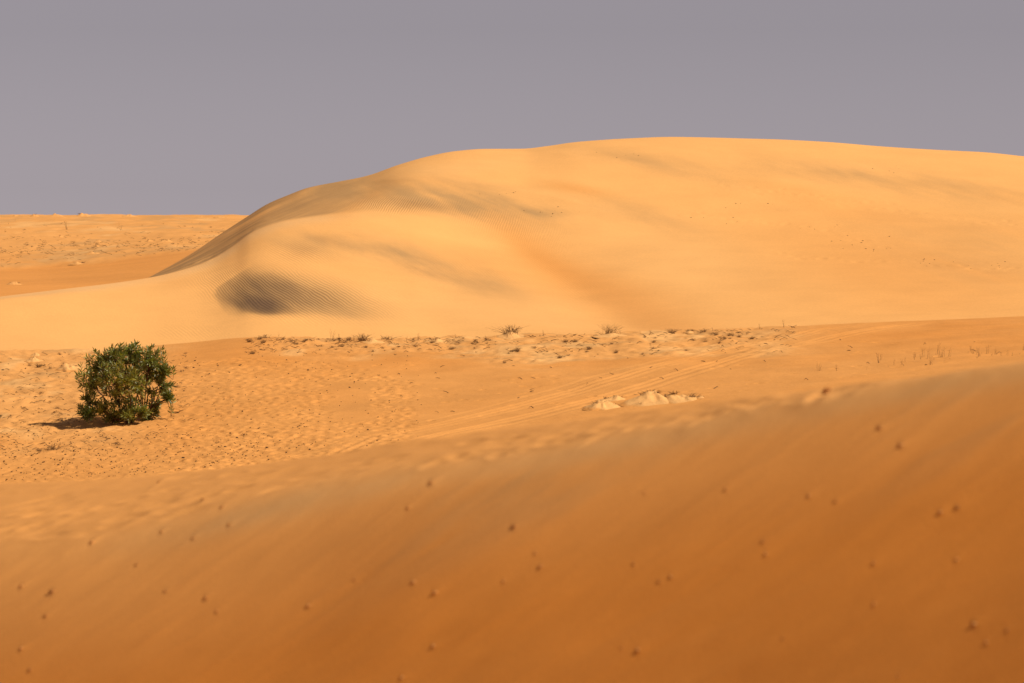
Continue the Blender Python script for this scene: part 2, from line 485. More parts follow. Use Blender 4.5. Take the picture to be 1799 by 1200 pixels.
col = np.broadcast_to(SAND, X.shape + (3,)).copy()
col = lerp3(col, DEEP, 0.45 * (blob(UU, PYp, 600, 622, 330, 26) + blob(UU, PYp, 1650, 590, 300, 35)) + 0.15 * n_big)
col = lerp3(col, CREAM, scrub * (0.22 + 0.5 * sstep(0.0, 0.8, fbm(X * 0.9, Y * 0.5, 3, 91))))
col = lerp3(col, GREY, scrub * 0.4 * sstep(0.2, 0.9, fbm(X * 0.7, Y * 1.6, 3, 95)))
col = lerp3(col, PALE, 0.06 * np.clip(trk, 0, 1) * inside)
plain_o = grid_object('sandy_plain', X, Y, Z, col, m_plain)
structure(plain_o, 'orange trampled sand plain with footprints and tyre tracks around the green bush')
PP = Patch(U, X, Y, Z)

# ------------------------------------------------------------------ terrain: the large dune
SKYL = ([-600, 0, 150, 230, 285, 330, 400, 430, 470, 505, 540, 600, 650, 700, 750, 800, 850, 920, 960, 1020, 1100, 1180, 1250, 1350, 1450, 1550, 1650, 1730, 1799, 2400],
        [640, 585, 535, 503, 474, 448, 402, 383, 358, 343, 330, 318, 308, 291, 276, 266, 262, 261.5, 258, 250, 244, 241, 242, 245, 250, 258, 264, 268, 275, 330])
BRINK = ([-600, 0, 100, 200, 280, 340, 370, 410, 440, 470, 500, 560, 640, 720, 800, 1000, 1300, 1799, 2400],
         [590, 521, 509, 497, 484, 468, 456, 431, 410, 397, 389, 381, 374, 372, 378, 390, 400, 405, 430])
U = spaced([(-5000, -1500, 250), (-1500, -40, 30), (-40, 1840, 4), (1840, 3200, 30), (3200, 8000, 250)])
uc = np.clip(U, -600, 2400)
py_s = pchip(*SKYL, uc); py_b = pchip(*BRINK, uc); py_0 = pchip(*RIDGE, uc) + 34
D_0 = 133 + 0 * uc
D_b = pchip([-600, 0, 290, 440, 640, 900, 1400, 2400], [142, 152, 163, 171, 177, 182, 184, 186], uc)
D_s = pchip([-600, 0, 285, 500, 800, 1200, 2400], [190, 192, 196, 203, 210, 216, 220], uc)
TB = 0.62
T = np.concatenate([np.linspace(0, TB, 190), np.linspace(TB, 1, 130)[1:], 1 + spaced([(0.01, 0.1, 0.01), (0.12, 1.2, 0.06)])])
UU, TT = np.meshgrid(U, T, indexing='ij')
t1 = np.clip(TT / TB, 0, 1); t2 = np.clip((TT - TB) / (1 - TB), 0, 1)
DD = D_0[:, None] + (D_b - D_0)[:, None] * t1 + (D_s - D_b)[:, None] * t2
over = np.clip(TT - 1, 0, None) * 60
DD = DD + over
def herm(t, m0, m1):
    return (t ** 3 - 2 * t * t + t) * m0 + (-2 * t ** 3 + 3 * t * t) + (t ** 3 - t * t) * m1
smooth = sstep(500, 760, uc)[:, None]
# tangents in rows per unit t; matched across the brink on the right, broken on the left
dS1 = (py_b - py_0)[:, None]; dS2 = (py_s - py_b)[:, None]
chord = (py_s - py_0)[:, None]
mb = chord * 1.0
m1 = (1 - smooth) * 0.55 + smooth * np.clip(mb * TB / np.where(np.abs(dS1) < 1, 1, dS1), 0.3, 2.2)
m2 = (1 - smooth) * 1.1 + smooth * np.clip(mb * (1 - TB) / np.where(np.abs(dS2) < 1, 1, dS2), 0.3, 2.6)
m0 = 0.9
PY = py_0[:, None] + dS1 * herm(t1, m0, m1) + dS2 * herm(t2, m2, 0.25 + 0 * m2)
a_, dy_, dz_ = ray(UU, PY)
X = a_ / dy_ * DD; Y = DD.copy(); Z = HC + dz_ / dy_ * DD
i1 = np.searchsorted(T, 1.0)
Zs = Z[:, i1][:, None]
Z = np.where(TT > 1, Zs - 0.05 * over - 0.006 * over ** 2, Z)
Z = np.maximum(Z, HC - 8.0)
PXd, PYd = pix(X, Y, Z)
keep = np.clip(1 - t2 ** 3, 0, 1) * sstep(0, 0.12, TT)
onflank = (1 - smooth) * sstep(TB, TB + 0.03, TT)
brinkfade = 1 - np.exp(-((TT - TB) / 0.06) ** 2) * (1 - smooth)
Z += keep * brinkfade * (0.13 * fbm(X * 0.10, Y * 0.06, 2, 101) + 0.03 * fbm(X * 0.35, Y * 0.2, 2, 105)) * (1 - 0.6 * onflank)
# a long crease running down to the right, and softer folds
def crease(pts, A, wl_, wr):
    ys = np.array([p[1] for p in pts], float); xs = np.array([p[0] for p in pts], float)
    d = UU - pchip(ys, xs, PYd)
    m = sstep(ys[0] - 12, ys[0] + 40, PYd) * sstep(ys[-1] + 30, ys[-1] - 30, PYd)
    return -A * m * np.where(d > 0, np.exp(-(np.sqrt(d * d + 700) - 26.5) / wr), np.exp(-(np.sqrt(d * d + 700) - 26.5) / wl_))
Z += crease([(850, 388), (905, 415), (950, 448), (1010, 492), (1080, 540), (1140, 575)], 0.36, 170, 110)
Z += crease([(480, 425), (560, 450), (640, 480), (720, 520), (760, 560)], 0.16, 90, 150)
def fold(pts, A, up, dn):
    xs = np.array([p[0] for p in pts], float); ys = np.array([p[1] for p in pts], float)
    d = PYd - pchip(xs, ys, np.clip(UU, xs[0], xs[-1]))
    m = sstep(xs[0] - 20, xs[0] + 80, UU) * sstep(xs[-1] + 30, xs[-1] - 120, UU)
    return A * m * np.where(d > 0, np.exp(-d / dn), np.exp(d / up))
Z += fold([(930, 264), (1000, 276), (1080, 288), (1180, 300), (1320, 306)], 0.10, 30, 14)
Z += fold([(640, 318), (760, 320), (860, 330), (980, 350), (1100, 380)], 0.16, 25, 12)
Z += fold([(1300, 292), (1450, 300), (1600, 318), (1799, 345), (2000, 370)], 0.12, 30, 14)
# slumps along the foot of the steep side
Z += 0.06 * np.clip(fbm(X * 1.6, Y * 0.4, 3, 111), 0, 1) * np.exp(-((PYd - py_b[:, None] + 6) / 6) ** 2) * sstep(300, 340, UU) * sstep(520, 440, UU)

# old tracks crossing the right-hand slope
dune = dict(X=X, Y=Y, Z=Z, ucol=(U - (W0 - 1) / 2) / F / CT, yrow=None)
dp = Patch(U, X, Y, Z)
for trail in ([(1170, 372), (1290, 384), (1400, 397), (1560, 438)], [(1330, 446), (1480, 456), (1630, 462), (1820, 474)], [(1250, 326), (1420, 344), (1600, 376), (1820, 400)]):
    xs = np.array([q[0] for q in trail]); ys = np.array([q[1] for q in trail])
    u = float(xs[0])
    while u < xs[-1]:
        u += rng.uniform(7, 26)
        p = dp.hit(u, float(np.interp(u, xs, ys)) + rng.normal(0, 3.5))
        i = int(np.clip(np.searchsorted(dune['ucol'], p.x / p.y), 0, len(U) - 1))
        dune['yrow'] = Y[i]
        dimple(dune, p.x, p.y, rng.uniform(0.12, 0.22), rng.uniform(0.25, 0.5), rng.uniform(0.006, 0.026), rng.uniform(-0.5, 0.5), 0.4)
nz = fbm(X * 0.5 + Z * 0.6, Z * 1.6 + X * 0.35, 4, 121)
nzs = fbm(X * 0.10 + Z * 0.15, Z * 0.55 + X * 0.08, 3, 131, 0.4)
col = np.broadcast_to(PALE * 0.85 + SAND * 0.15, X.shape + (3,)).copy()
col = lerp3(col, DEEP, 0.22 * np.clip(nzs, 0, 1) + 0.42 * blob(UU, PYd, 1100, 520, 170, 44, 30) + 0.40 * blob(UU, PYd, 930, 420, 100, 22, 30) + 0.35 * blob(UU, PYd, 1560, 470, 330, 90, 8) + 0.4 * blob(UU, PYd, 1010, 332, 60, 9, 8) + 0.35 * blob(UU, PYd, 640, 352, 45, 9, -28))  # blobs along the crease paint its turned-away side's shade as deeper orange
col = lerp3(col, CREAM, 0.45 * blob(UU, PYd, 900, 540, 260, 50, 5) + 0.4 * blob(UU, PYd, 1200, 450, 200, 60, 10) + 0.35 * blob(UU, PYd, 760, 300, 150, 14, -6))
grey = (0.55 * blob(UU, PYd, 585, 527, 85, 24, 10, 2.2) + 0.62 * blob(UU, PYd, 720, 345, 120, 24, 4) + 0.60 * blob(UU, PYd, 860, 358, 110, 26, 12) + 0.85 * blob(UU, PYd, 570, 340, 75, 18, -18)
        + 0.45 * blob(UU, PYd, 740, 455, 110, 24, 18) + 0.45 * blob(UU, PYd, 600, 422, 140, 18, 4) + 0.35 * blob(UU, PYd, 850, 480, 70, 24, 18)
        + 0.36 * blob(UU, PYd, 1140, 287, 140, 15, 10) + 0.32 * blob(UU, PYd, 1470, 307, 170, 18, 7) + 0.26 * blob(UU, PYd, 1640, 328, 170, 19, 9)
        + 0.28 * blob(UU, PYd, 1100, 370, 120, 18, 16) + 0.35 * blob(UU, PYd, 955, 370, 42, 9, 4) + 0.20 * blob(UU, PYd, 1700, 440, 150, 60, 8))
nz2 = fbm((X * 0.93 - Z * 0.36) * 0.45, (X * 0.36 + Z * 0.93) * 3.0, 5, 123, 0.62)
col = lerp3(col, GREY, grey * (1.0 + 0.30 * nz + 0.40 * nz2) * 1.05)
# grey-beige grains drifting over the brink
bl = PYd - py_b[:, None]
col = lerp3(col, GREY * 1.35 + 0.03, 0.62 * np.exp(-((bl - 3) / 7) ** 2) * sstep(700, 480, UU) * (0.85 + 0.3 * nz))
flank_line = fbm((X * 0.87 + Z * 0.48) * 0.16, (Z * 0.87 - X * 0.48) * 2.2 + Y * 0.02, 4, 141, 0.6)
col = lerp3(col, np.array((0.40, 0.222, 0.090)), onflank * (0.72 + 0.5 * flank_line))  # the flank's shade deepened in the colour, along with its brownish mineral streaks
# dark mineral sand laid bare
edge_l = sstep(-5, 5, UU - np.interp(PYd, [465, 490, 505, 520, 535, 548, 560], [440, 402, 380, 375, 383, 391, 402]) + 2.5 * nz)
dk = (0.34 * blob(UU, PYd, 455, 514, 92, 38, 6, 2.6) + 0.30 * blob(UU, PYd, 445, 526, 48, 22, 20, 2.2) + 0.66 * blob(UU, PYd, 448, 538, 52, 17, 6, 2.0)
      + 0.20 * blob(UU, PYd, 462, 488, 60, 20, 18) + 0.36 * blob(UU, PYd, 550, 520, 100, 28, 12, 2.4)) * sstep(560, 548, PYd + 5 * nz) * edge_l
dk = dk * (1.0 + 0.16 * fbm((X * 0.91 - Z * 0.42) * 0.8, (X * 0.42 + Z * 0.91) * 5.0, 4, 151, 0.6))
dk2 = 0.12 * blob(UU, PYd, 528, 338, 60, 10, -24) + 0.24 * blob(UU, PYd, 522, 434, 40, 19, -6) + 0.22 * blob(UU, PYd, 575, 415, 30, 8, 10) + 0.26 * blob(UU, PYd, 740, 358, 60, 10, 3) + 0.13 * blob(UU, PYd, 715, 455, 60, 9, 17) * (1 + nz + nz2) + 0.10 * blob(UU, PYd, 810, 482, 70, 14, 17) * (1 + 1.5 * nz)
col = lerp3(col, GREY * 0.92, 0.62 * blob(UU, PYd, 500, 514, 140, 40, 6, 3.0) * sstep(562, 546, PYd + 5 * nz) * edge_l)
col = lerp3(col, GREY * 0.75, 1.2 * dk)
col = lerp3(col, BLACK, np.clip(1.0 * dk - 0.26, 0, 0.85) + dk2 * (1 + 0.4 * nz) * 0.8)
ripple = np.clip(1.4 * blob(UU, PYd, 480, 512, 115, 40, 8, 3) + 0.6 * blob(UU, PYd, 610, 520, 90, 30, 14) + 0.7 * blob(UU, PYd, 525, 436, 55, 18) + 0.3 * blob(UU, PYd, 330, 582, 60, 10), 0, 1.3)
ripple_high = np.clip(1.4 * blob(UU, PYd, 700, 360, 75, 15, 0, 3) + 0.7 * blob(UU, PYd, 850, 375, 120, 22, 14), 0, 1.2)
ripple_fine = np.clip(0.9 * blob(UU, PYd, 800, 440, 230, 60, 14) + 0.6 * blob(UU, PYd, 950, 440, 120, 30, 30) + 0.20 * blob(UU, PYd, 200, 560, 260, 40) + 0.03, 0, 1)
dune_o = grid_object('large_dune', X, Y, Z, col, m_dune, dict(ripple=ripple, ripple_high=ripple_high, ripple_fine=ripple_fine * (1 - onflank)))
structure(dune_o, 'large sunlit orange dune with a shaded left flank and dark rippled mineral patches')
DP = Patch(U, X, Y, Z)

# ------------------------------------------------------------------ terrain: the far plain and the ground beyond
U = spaced([(-9000, -1500, 300), (-1500, -60, 40), (-60, 720, 4), (720, 2400, 60), (2400, 11000, 300)])
uc = np.clip(U, -800, 2600)
rows = ([118, 150, 168, 200, 232, 262, 300, 340, 385, 430], [752, 664, 548, 527, 503, 474, 444, 416, 395, 380.5])
Drow = spaced([(118, 225, 3), (225, 432, 0.45), (432, 520, 5), (520, 1000, 60), (1000, 9000, 800)])
UU, DD = np.meshgrid(U, Drow, indexing='ij')
PY = pchip(*rows, np.clip(DD, 118, 430)) + 0 * UU
PY = PY - 26 * sstep(60, 420, UU) * np.exp(-((DD - 268) / 55) ** 2)      # the hollow climbs to the right
a_, dy_, dz_ = ray(UU, PY)
X = a_ / dy_ * DD; Y = DD.copy(); Z = HC + dz_ / dy_ * DD
Zr = Z[:, np.searchsorted(Drow, 430)][:, None]
far = np.clip(DD - 430, 0, None)
Z = np.where(DD > 430, Zr - 6 * sstep(0, 500, far), Z)
PXq, PYq = pix(X, Y, Z)
shelf = pchip([-100, 0, 130, 230, 330, 430], [478, 475, 467, 455, 440, 426], np.clip(UU, -100, 430))
rough = sstep(3, -4, PYq - shelf + 2.5 * fbm(X * 0.4, Y * 0.05, 3, 160))
nf = fbm(X * 0.22, Y * 0.05, 4, 161)
Z += rough * (0.20 + 0.07 * fbm(X * 0.4, Y * 0.08, 4, 165) + 0.025 * fbm(X * 1.1, Y * 0.25, 3, 166)) * sstep(445, 425, DD) - rough * 0.0
Z += 0.07 * np.clip(fbm(X * 0.35, Y * 0.2, 3, 171), 0, 2) * np.exp(-((DD - 428) / 6) ** 2)
col = np.broadcast_to(SAND, X.shape + (3,)).copy()
col = lerp3(col, PALE, 0.25 * rough)
col = lerp3(col, DEEP, (1 - rough) * 0.30 + 0.2 * blob(UU, PYq, 30, 462, 200, 12))
col = lerp3(col, CREAM, rough * 0.6 * sstep(0.1, 0.9, nf + 0.4 * fbm(X * 0.8, Y * 0.2, 3, 181)))
col = lerp3(col, GREY, rough * 0.4 * sstep(0.15, 0.8, fbm(X * 0.3, Y * 0.1, 4, 185)))
far_o = grid_object('far_plain', X, Y, Z, col, m_far)
structure(far_o, 'far orange scrub plain with low hummocks below the grey sky')
QP = Patch(U, X, Y, Z)

ang = np.linspace(0, 2 * math.pi, 97); rad = np.concatenate([[0.5], np.geomspace(8, 30000, 60)])
AA, RR = np.meshgrid(ang, rad, indexing='ij')
Xg, Yg = RR * np.cos(AA), RR * np.sin(AA)
Zg = HC - 10.5 - 5 * sstep(300, 3000, RR) + 0.4 * fbm(Xg * 0.03, Yg * 0.03, 3, 191)
Zg = np.where((Yg < 2) & (RR < 200), Zg + 8.6 * sstep(200, 12, RR), Zg) - 0.0
Zg = np.minimum(Zg, np.where(Yg > -3, HC - 2.6 - 0.9 * np.clip(Yg + 3, 0, 9), 99))
colg = np.broadcast_to(SAND, Xg.shape + (3,)).copy()
ground_o = grid_object('desert_ground', Xg, Yg, Zg, colg, m_far)
structure(ground_o, 'wide desert sand reaching to the horizon')

# ------------------------------------------------------------------ small meshes
class MB:
    """collects vertices and faces for ONE mesh"""
    def __init__(s): s.v, s.f, s.c = [], [], []
    def tube(s, pts, radii, n=4, closed=True):
        pts = [Vector(p) for p in pts]
        base = len(s.v)
        for i, p in enumerate(pts):
            d = (pts[min(i + 1, len(pts) - 1)] - pts[max(i - 1, 0)])
            d = d.normalized() if d.length > 1e-9 else Vector((0, 0, 1))
            e = d.cross(Vector((0.31, 0.87, 0.2)));  e.normalize()
            g = d.cross(e)
            for k in range(n):
                a = 2 * math.pi * k / n
                s.v.append(p + (e * math.cos(a) + g * math.sin(a)) * radii[i])
        for i in range(len(pts) - 1):
            for k in range(n):
                a, b = base + i * n + k, base + i * n + (k + 1) % n
                s.f.append((a, b, b + n, a + n))
        if closed:
            s.f.append(tuple(base + k for k in reversed(range(n))))
            s.f.append(tuple(base + (len(pts) - 1) * n + k for k in range(n)))
    def lump(s, c, r, squash=(1, 1, 1), rot=0.0, jag=0.25):
        """an irregular pebble of 20 faces"""
        t = (1 + 5 ** 0.5) / 2
        vs = [(-1, t, 0), (1, t, 0), (-1, -t, 0), (1, -t, 0), (0, -1, t), (0, 1, t), (0, -1, -t), (0, 1, -t), (t, 0, -1), (t, 0, 1), (-t, 0, -1), (-t, 0, 1)]
        fs = [(0, 11, 5), (0, 5, 1), (0, 1, 7), (0, 7, 10), (0, 10, 11), (1, 5, 9), (5, 11, 4), (11, 10, 2), (10, 7, 6), (7, 1, 8),
              (3, 9, 4), (3, 4, 2), (3, 2, 6), (3, 6, 8), (3, 8, 9), (4, 9, 5), (2, 4, 11), (6, 2, 10), (8, 6, 7), (9, 8, 1)]
        base = len(s.v); cr, sr = math.cos(rot), math.sin(rot)
        for v in vs:
            q = Vector(v).normalized() * r * random.uniform(1 - jag, 1 + jag)
            q = Vector((q.x * squash[0], q.y * squash[1], q.z * squash[2]))
            s.v.append(Vector(c) + Vector((q.x * cr - q.z * sr, q.y, q.x * sr + q.z * cr)))
        s.f += [tuple(base + i for i in f) for f in fs]
    def mesh(s, name, mat, smooth=False, tone=None):
        me = bpy.data.meshes.new(name)
        me.from_pydata([tuple(v) for v in s.v], [], s.f)
        if tone is not None:
            a = me.attributes.new('tone', 'FLOAT_COLOR', 'POINT')
            c = np.concatenate([np.broadcast_to(tone, (len(s.v), 3)) if np.ndim(tone) == 1 else np.array(tone), np.ones((len(s.v), 1))], 1)
            a.data.foreach_set('color', c.astype(np.float32).ravel())
        me.materials.append(mat)
        if smooth: me.polygons.foreach_set('use_smooth', np.ones(len(me.polygons), dtype=bool))
        me.update()
        return me

def link(name, data, parent=None, loc=None):
    o = bpy.data.objects.new(name, data)
    scene.collection.objects.link(o)
    if parent is not None: o.parent = parent
    if loc is not None: o.location = loc
    return o

def tag(o, label, cat, group=None, kind=None):
    if label: o['label'] = label
    if cat: o['category'] = cat
    if group: o['group'] = group
    if kind: o['kind'] = kind
    return o

# ------------------------------------------------------------------ the green bush
BD = PP.hit(222, 741)
bsc = BD.y / F                                           # metres per design pixel at the bush
def bush_pt(px, py, depth=0.0):
    x, y, z = at(px, py, BD.y + depth)
    return Vector((x, y, z)) - BD

def leaf_material():
    m, n, l, b = new_mat('bush_leaf')
    a = n.new('ShaderNodeAttribute'); a.attribute_name = 'tone'
    l.new(a.outputs['Color'], b.inputs['Base Color'])
    b.inputs['Roughness'].default_value = 0.42
    b.inputs['Specular IOR Level'].default_value = 0.6
    tr = n.new('ShaderNodeBsdfTranslucent')
    mu = n.new('ShaderNodeVectorMath'); mu.operation = 'MULTIPLY'
    mu.inputs[1].default_value = (1.3, 1.2, 0.5)
    l.new(a.outputs['Color'], mu.inputs[0]); l.new(mu.outputs[0], tr.inputs['Color'])
    mix = n.new('ShaderNodeMixShader'); mix.inputs[0].default_value = 0.33
    l.new(b.outputs[0], mix.inputs[1]); l.new(tr.outputs[0], mix.inputs[2])
    l.new(mix.outputs[0], n['Material Output'].inputs['Surface'])
    return m
m_leaf = leaf_material()
m_bark = plain_material('bush_bark', (0.075, 0.032, 0.018), (0.17, 0.085, 0.045), 14, 0.9, 0.004)

# crown lobes: centre px, py, depth m, radius px, radius scale up, sprigs, tone (0 dark, 1 yellow-green)
LOBES = [(176, 645, 0.1, 27, 0.9, 24, 0.3), (203, 628, -0.2, 25, 0.9, 22, 0.3), (231, 628, 0.2, 26, 0.9, 22, 0.2),
         (262, 634, -0.1, 27, 0.9, 25, 0.15), (284, 654, 0.1, 19, 1.1, 18, 0.1), (160, 672, -0.3, 24, 1.0, 21, 0.35),
         (158, 705, 0.3, 20, 1.0, 13, 0.2), (152, 728, 0.0, 17, 0.9, 16, 0.0), (195, 662, -0.7, 26, 0.9, 17, 0.4),
         (222, 668, -0.8, 28, 1.0, 24, 0.8), (243, 682, -0.7, 20, 1.0, 14, 0.6), (205, 700, -0.5, 26, 0.9, 15, 0.45),
         (180, 722, -0.6, 22, 0.8, 14, 0.5), (219, 728, -0.6, 22, 0.7, 17, 0.6), (198, 736, -0.3, 18, 0.6, 12, 0.3), (262, 731, 0.1, 17, 0.7, 9, 0.2), (232, 706, -0.2, 20, 0.9, 9, 0.3), (247, 727, -0.5, 19, 0.8, 14, 0.3),
         (264, 664, 0.2, 18, 0.9, 10, 0.2), (266, 690, 0.1, 13, 0.9, 5, 0.3), (270, 716, 0.2, 16, 0.9, 10, 0.15), (293, 699, 0.0, 12, 0.9, 10, 0.1), (287, 676, 0.3, 16, 1.0, 12, 0.1),
         (250, 655, 0.7, 34, 0.8, 16, 0.1), (190, 680, 0.7, 36, 0.9, 20, 0.1), (225, 650, 0.5, 36, 0.8, 18, 0.1)]
TOPS = [(201, 604, 0.0), (230, 601, 0.1), (263, 606, -0.1), (243, 612, 0.2), (214, 612, -0.2), (162, 621, 0.1), (182, 625, -0.2),
        (141, 637, 0.0), (275, 618, 0.0), (291, 632, 0.1), (303, 641, 0.0), (303, 690, 0.0), (136, 652, 0.0), (300, 708, 0.0)]

def add_leaf(mb, cols, base, d, up, L, wd, tone):
    d = d.normalized()
    side = d.cross(up)
    if side.length < 1e-4: side = d.cross(Vector((1, 0, 0)))
    side.normalize(); nrm = side.cross(d)
    droop = random.uniform(-0.12, 0.05) * L
    b0 = len(mb.v)
    P = lambda s, w, h: base + d * (L * s) + side * w + nrm * h
    mb.v += [P(0, 0, 0), P(0.35, -wd, 0.25 * wd), P(0.35, 0, 0), P(0.35, wd, 0.25 * wd), P(0.7, -0.8 * wd, 0.2 * wd + droop * 0.4),
             P(0.7, 0, droop * 0.4), P(0.7, 0.8 * wd, 0.2 * wd + droop * 0.4), P(1, 0, droop)]
    mb.f += [(b0, b0 + 2, b0 + 1), (b0, b0 + 3, b0 + 2), (b0 + 1, b0 + 2, b0 + 5, b0 + 4), (b0 + 2, b0 + 3, b0 + 6, b0 + 5), (b0 + 4, b0 + 5, b0 + 7), (b0 + 5, b0 + 6, b0 + 7)]
    g = np.array((0.155, 0.182, 0.036)) * (1 - tone) + np.array((0.240, 0.220, 0.026)) * tone
    g = g * random.uniform(0.6, 1.45)
    if random.random() < 0.04: g = np.array((0.20, 0.15, 0.03))
    cols += [g] * 8

def add_sprig(leaves, cols, twigs, root, tip, tone, nleaf=13):
    d = tip - root
    Ls = d.length; dn = d.normalized()
    bend = Vector((random.uniform(-.1, .1), random.uniform(-.1, .1), random.uniform(0, .12))) * Ls
    pts = [root, root + d * 0.5 + bend, tip]
    twigs.tube(pts, [0.006, 0.0045, 0.0025], 3, False)
    e = dn.cross(Vector((0.3, 0.2, 0.9))); e.normalize(); g = dn.cross(e)
    ph = random.uniform(0, 6.28)
    for k in range(nleaf):
        s = 0.25 + 0.75 * (k + 0.5) / nleaf
        p = root * (1 - s) ** 2 + (root + d * 0.5 + bend) * (2 * s * (1 - s)) + tip * s * s
        a = ph + k * 2.4
        out = (e * math.cos(a) + g * math.sin(a))
        spread = 1.25 - 0.70 * s + random.uniform(-0.15, 0.15)
        ld = dn * (1 - 0.5 * spread) + out * spread + Vector((0, 0, 0.12))
        add_leaf(leaves, cols, p, ld, Vector((random.uniform(-.8, 1.0), random.uniform(-1.2, .5), random.uniform(0.1, 1))), random.uniform(0.11, 0.18), random.uniform(0.014, 0.021), tone)

bush = link('green_bush', None, None, BD)
tag(bush, 'leafy green bush standing alone on the trampled orange sand', 'bush')
roots = [bush_pt(246, 737, 0.0), bush_pt(228, 741, -0.2), bush_pt(212, 740, 0.1), bush_pt(252, 736, 0.15)]
for li, (px, py, dep, rp, zs, ns, tone) in enumerate(LOBES):
    c = bush_pt(px, py, dep); R = rp * bsc * 0.95; ns = int(ns * 1.6)
    r0 = min(roots, key=lambda q: (q - c).length) + Vector((random.uniform(-.05, .05), random.uniform(-.05, .05), -0.04))
    mid = r0.lerp(c, 0.5) + Vector((random.uniform(-.12, .12), random.uniform(-.1, .1), random.uniform(-.08, .10)))
    mb = MB()
    mb.tube([r0, r0.lerp(mid, 0.5) + Vector((random.uniform(-.04, .04), 0, 0)), mid, mid.lerp(c, 0.55) + Vector((0, 0, random.uniform(-.03, .05))), c],
            [0.024, 0.020, 0.016, 0.012, 0.007], 6)
    leaves, cols = MB(), []
    tops = [t for t in TOPS if min(range(len(LOBES)), key=lambda i: (LOBES[i][0] - t[0]) ** 2 + (LOBES[i][1] - t[1]) ** 2) == li]
    for k in range(ns):
        v = Vector((random.gauss(0, 1), random.gauss(0, 1), random.gauss(0, 1))).normalized()
        rr = random.uniform(0.45, 1.18)
        tip = c + Vector((v.x * R, v.y * R, v.z * R * zs)) * rr
        tip += Vector((0, 0, 0.05))
        root = tip + (c - tip).normalized() * random.uniform(0.18, 0.28) + Vector((random.uniform(-.06, .06), random.uniform(-.06, .06), -random.uniform(0.0, 0.07)))
        mb.tube([mid.lerp(c, random.uniform(0.4, 1.0)), root], [0.006, 0.005], 3, False)
        add_sprig(leaves, cols, mb, root, tip, np.clip(tone + random.uniform(-.25, .25), 0, 1), random.randint(10, 14))
    for (tx_, ty_, td) in tops:
        tip = bush_pt(tx_, ty_ + 6, td)
        root = tip + Vector((random.uniform(-.05, .05), 0, -0.30)) + (c - tip) * 0.08
        mb.tube([c, root], [0.007, 0.005], 3, False)
        add_sprig(leaves, cols, mb, root, tip, 0.35, 14)
    br = link('branch', mb.mesh('branch', m_bark, True), bush)
    lc = link('leaf_cluster', leaves.mesh('leaf_cluster', m_leaf, False, np.array(cols)), br)
    lc['kind'] = 'stuff'
mb = MB()
for k in range(7):
    mb.lump(bush_pt(229 + random.uniform(-6, 6), 744 + random.uniform(-2, 1), -0.15 + random.uniform(-.1, .1)) + Vector((0, 0, 0.03)), random.uniform(0.04, 0.075), (1.2, 1, 0.9))
link('root_stump', mb.mesh('root_stump', m_bark), bush)

# ------------------------------------------------------------------ sand hummocks, each with its dry growth
def tuft_mesh(name, mat, n, h, spread, w, seed, lean=0.0):
    random.seed(seed)
    mb = MB()
    for k in range(n):
        a = random.uniform(0, 6.28); s = abs(random.gauss(0, 1)) * spread
        b = Vector((random.gauss(0, spread * 0.35), random.gauss(0, spread * 0.3), -0.02))
        hh = h * random.uniform(0.35, 1.0)
        tip = b + Vector((math.cos(a) * s * 1.2 + lean * hh, math.sin(a) * s, hh))
        mid = b.lerp(tip, 0.55) + Vector((-math.cos(a) * s * 0.2, 0, 0.06 * hh))
        mb.tube([b, mid, tip], [w, w * 0.8, w * 0.35], 3, False)
        if random.random() < 0.4:
            q = mid.lerp(tip, 0.3)
            mb.tube([q, q + Vector((random.uniform(-.1, .1), random.uniform(-.05, .05), random.uniform(.02, .12))) * (hh / 0.3)], [w * 0.7, w * 0.3], 3, False)
    for k in range(max(2, n // 6)):
        mb.lump((random.gauss(0, spread * 0.4), random.gauss(0, spread * 0.4), 0.02 * random.random()), w * random.uniform(1.5, 3.5), (1.5, 1, 0.8))
    return mb.mesh(name, mat)

tuft_low = [tuft_mesh('low_tuft', m_dry, 26, 0.15, 0.14, 0.0055, 100 + i) for i in range(4)]
tuft_tall = [tuft_mesh('tall_tuft', m_dry, 3 + i, 0.50, 0.10, 0.0045, 120 + i, 0.22 - 0.12 * i) for i in range(4)]
tuft_thick = [tuft_mesh('thick_tuft', m_dry, 80, 0.26, 0.20, 0.0042, 140 + i) for i in range(2)]
tuft_straw = [tuft_mesh('straw_tuft', m_straw, 60, 0.28, 0.18, 0.0042, 160 + i) for i in range(2)]
random.seed(77)

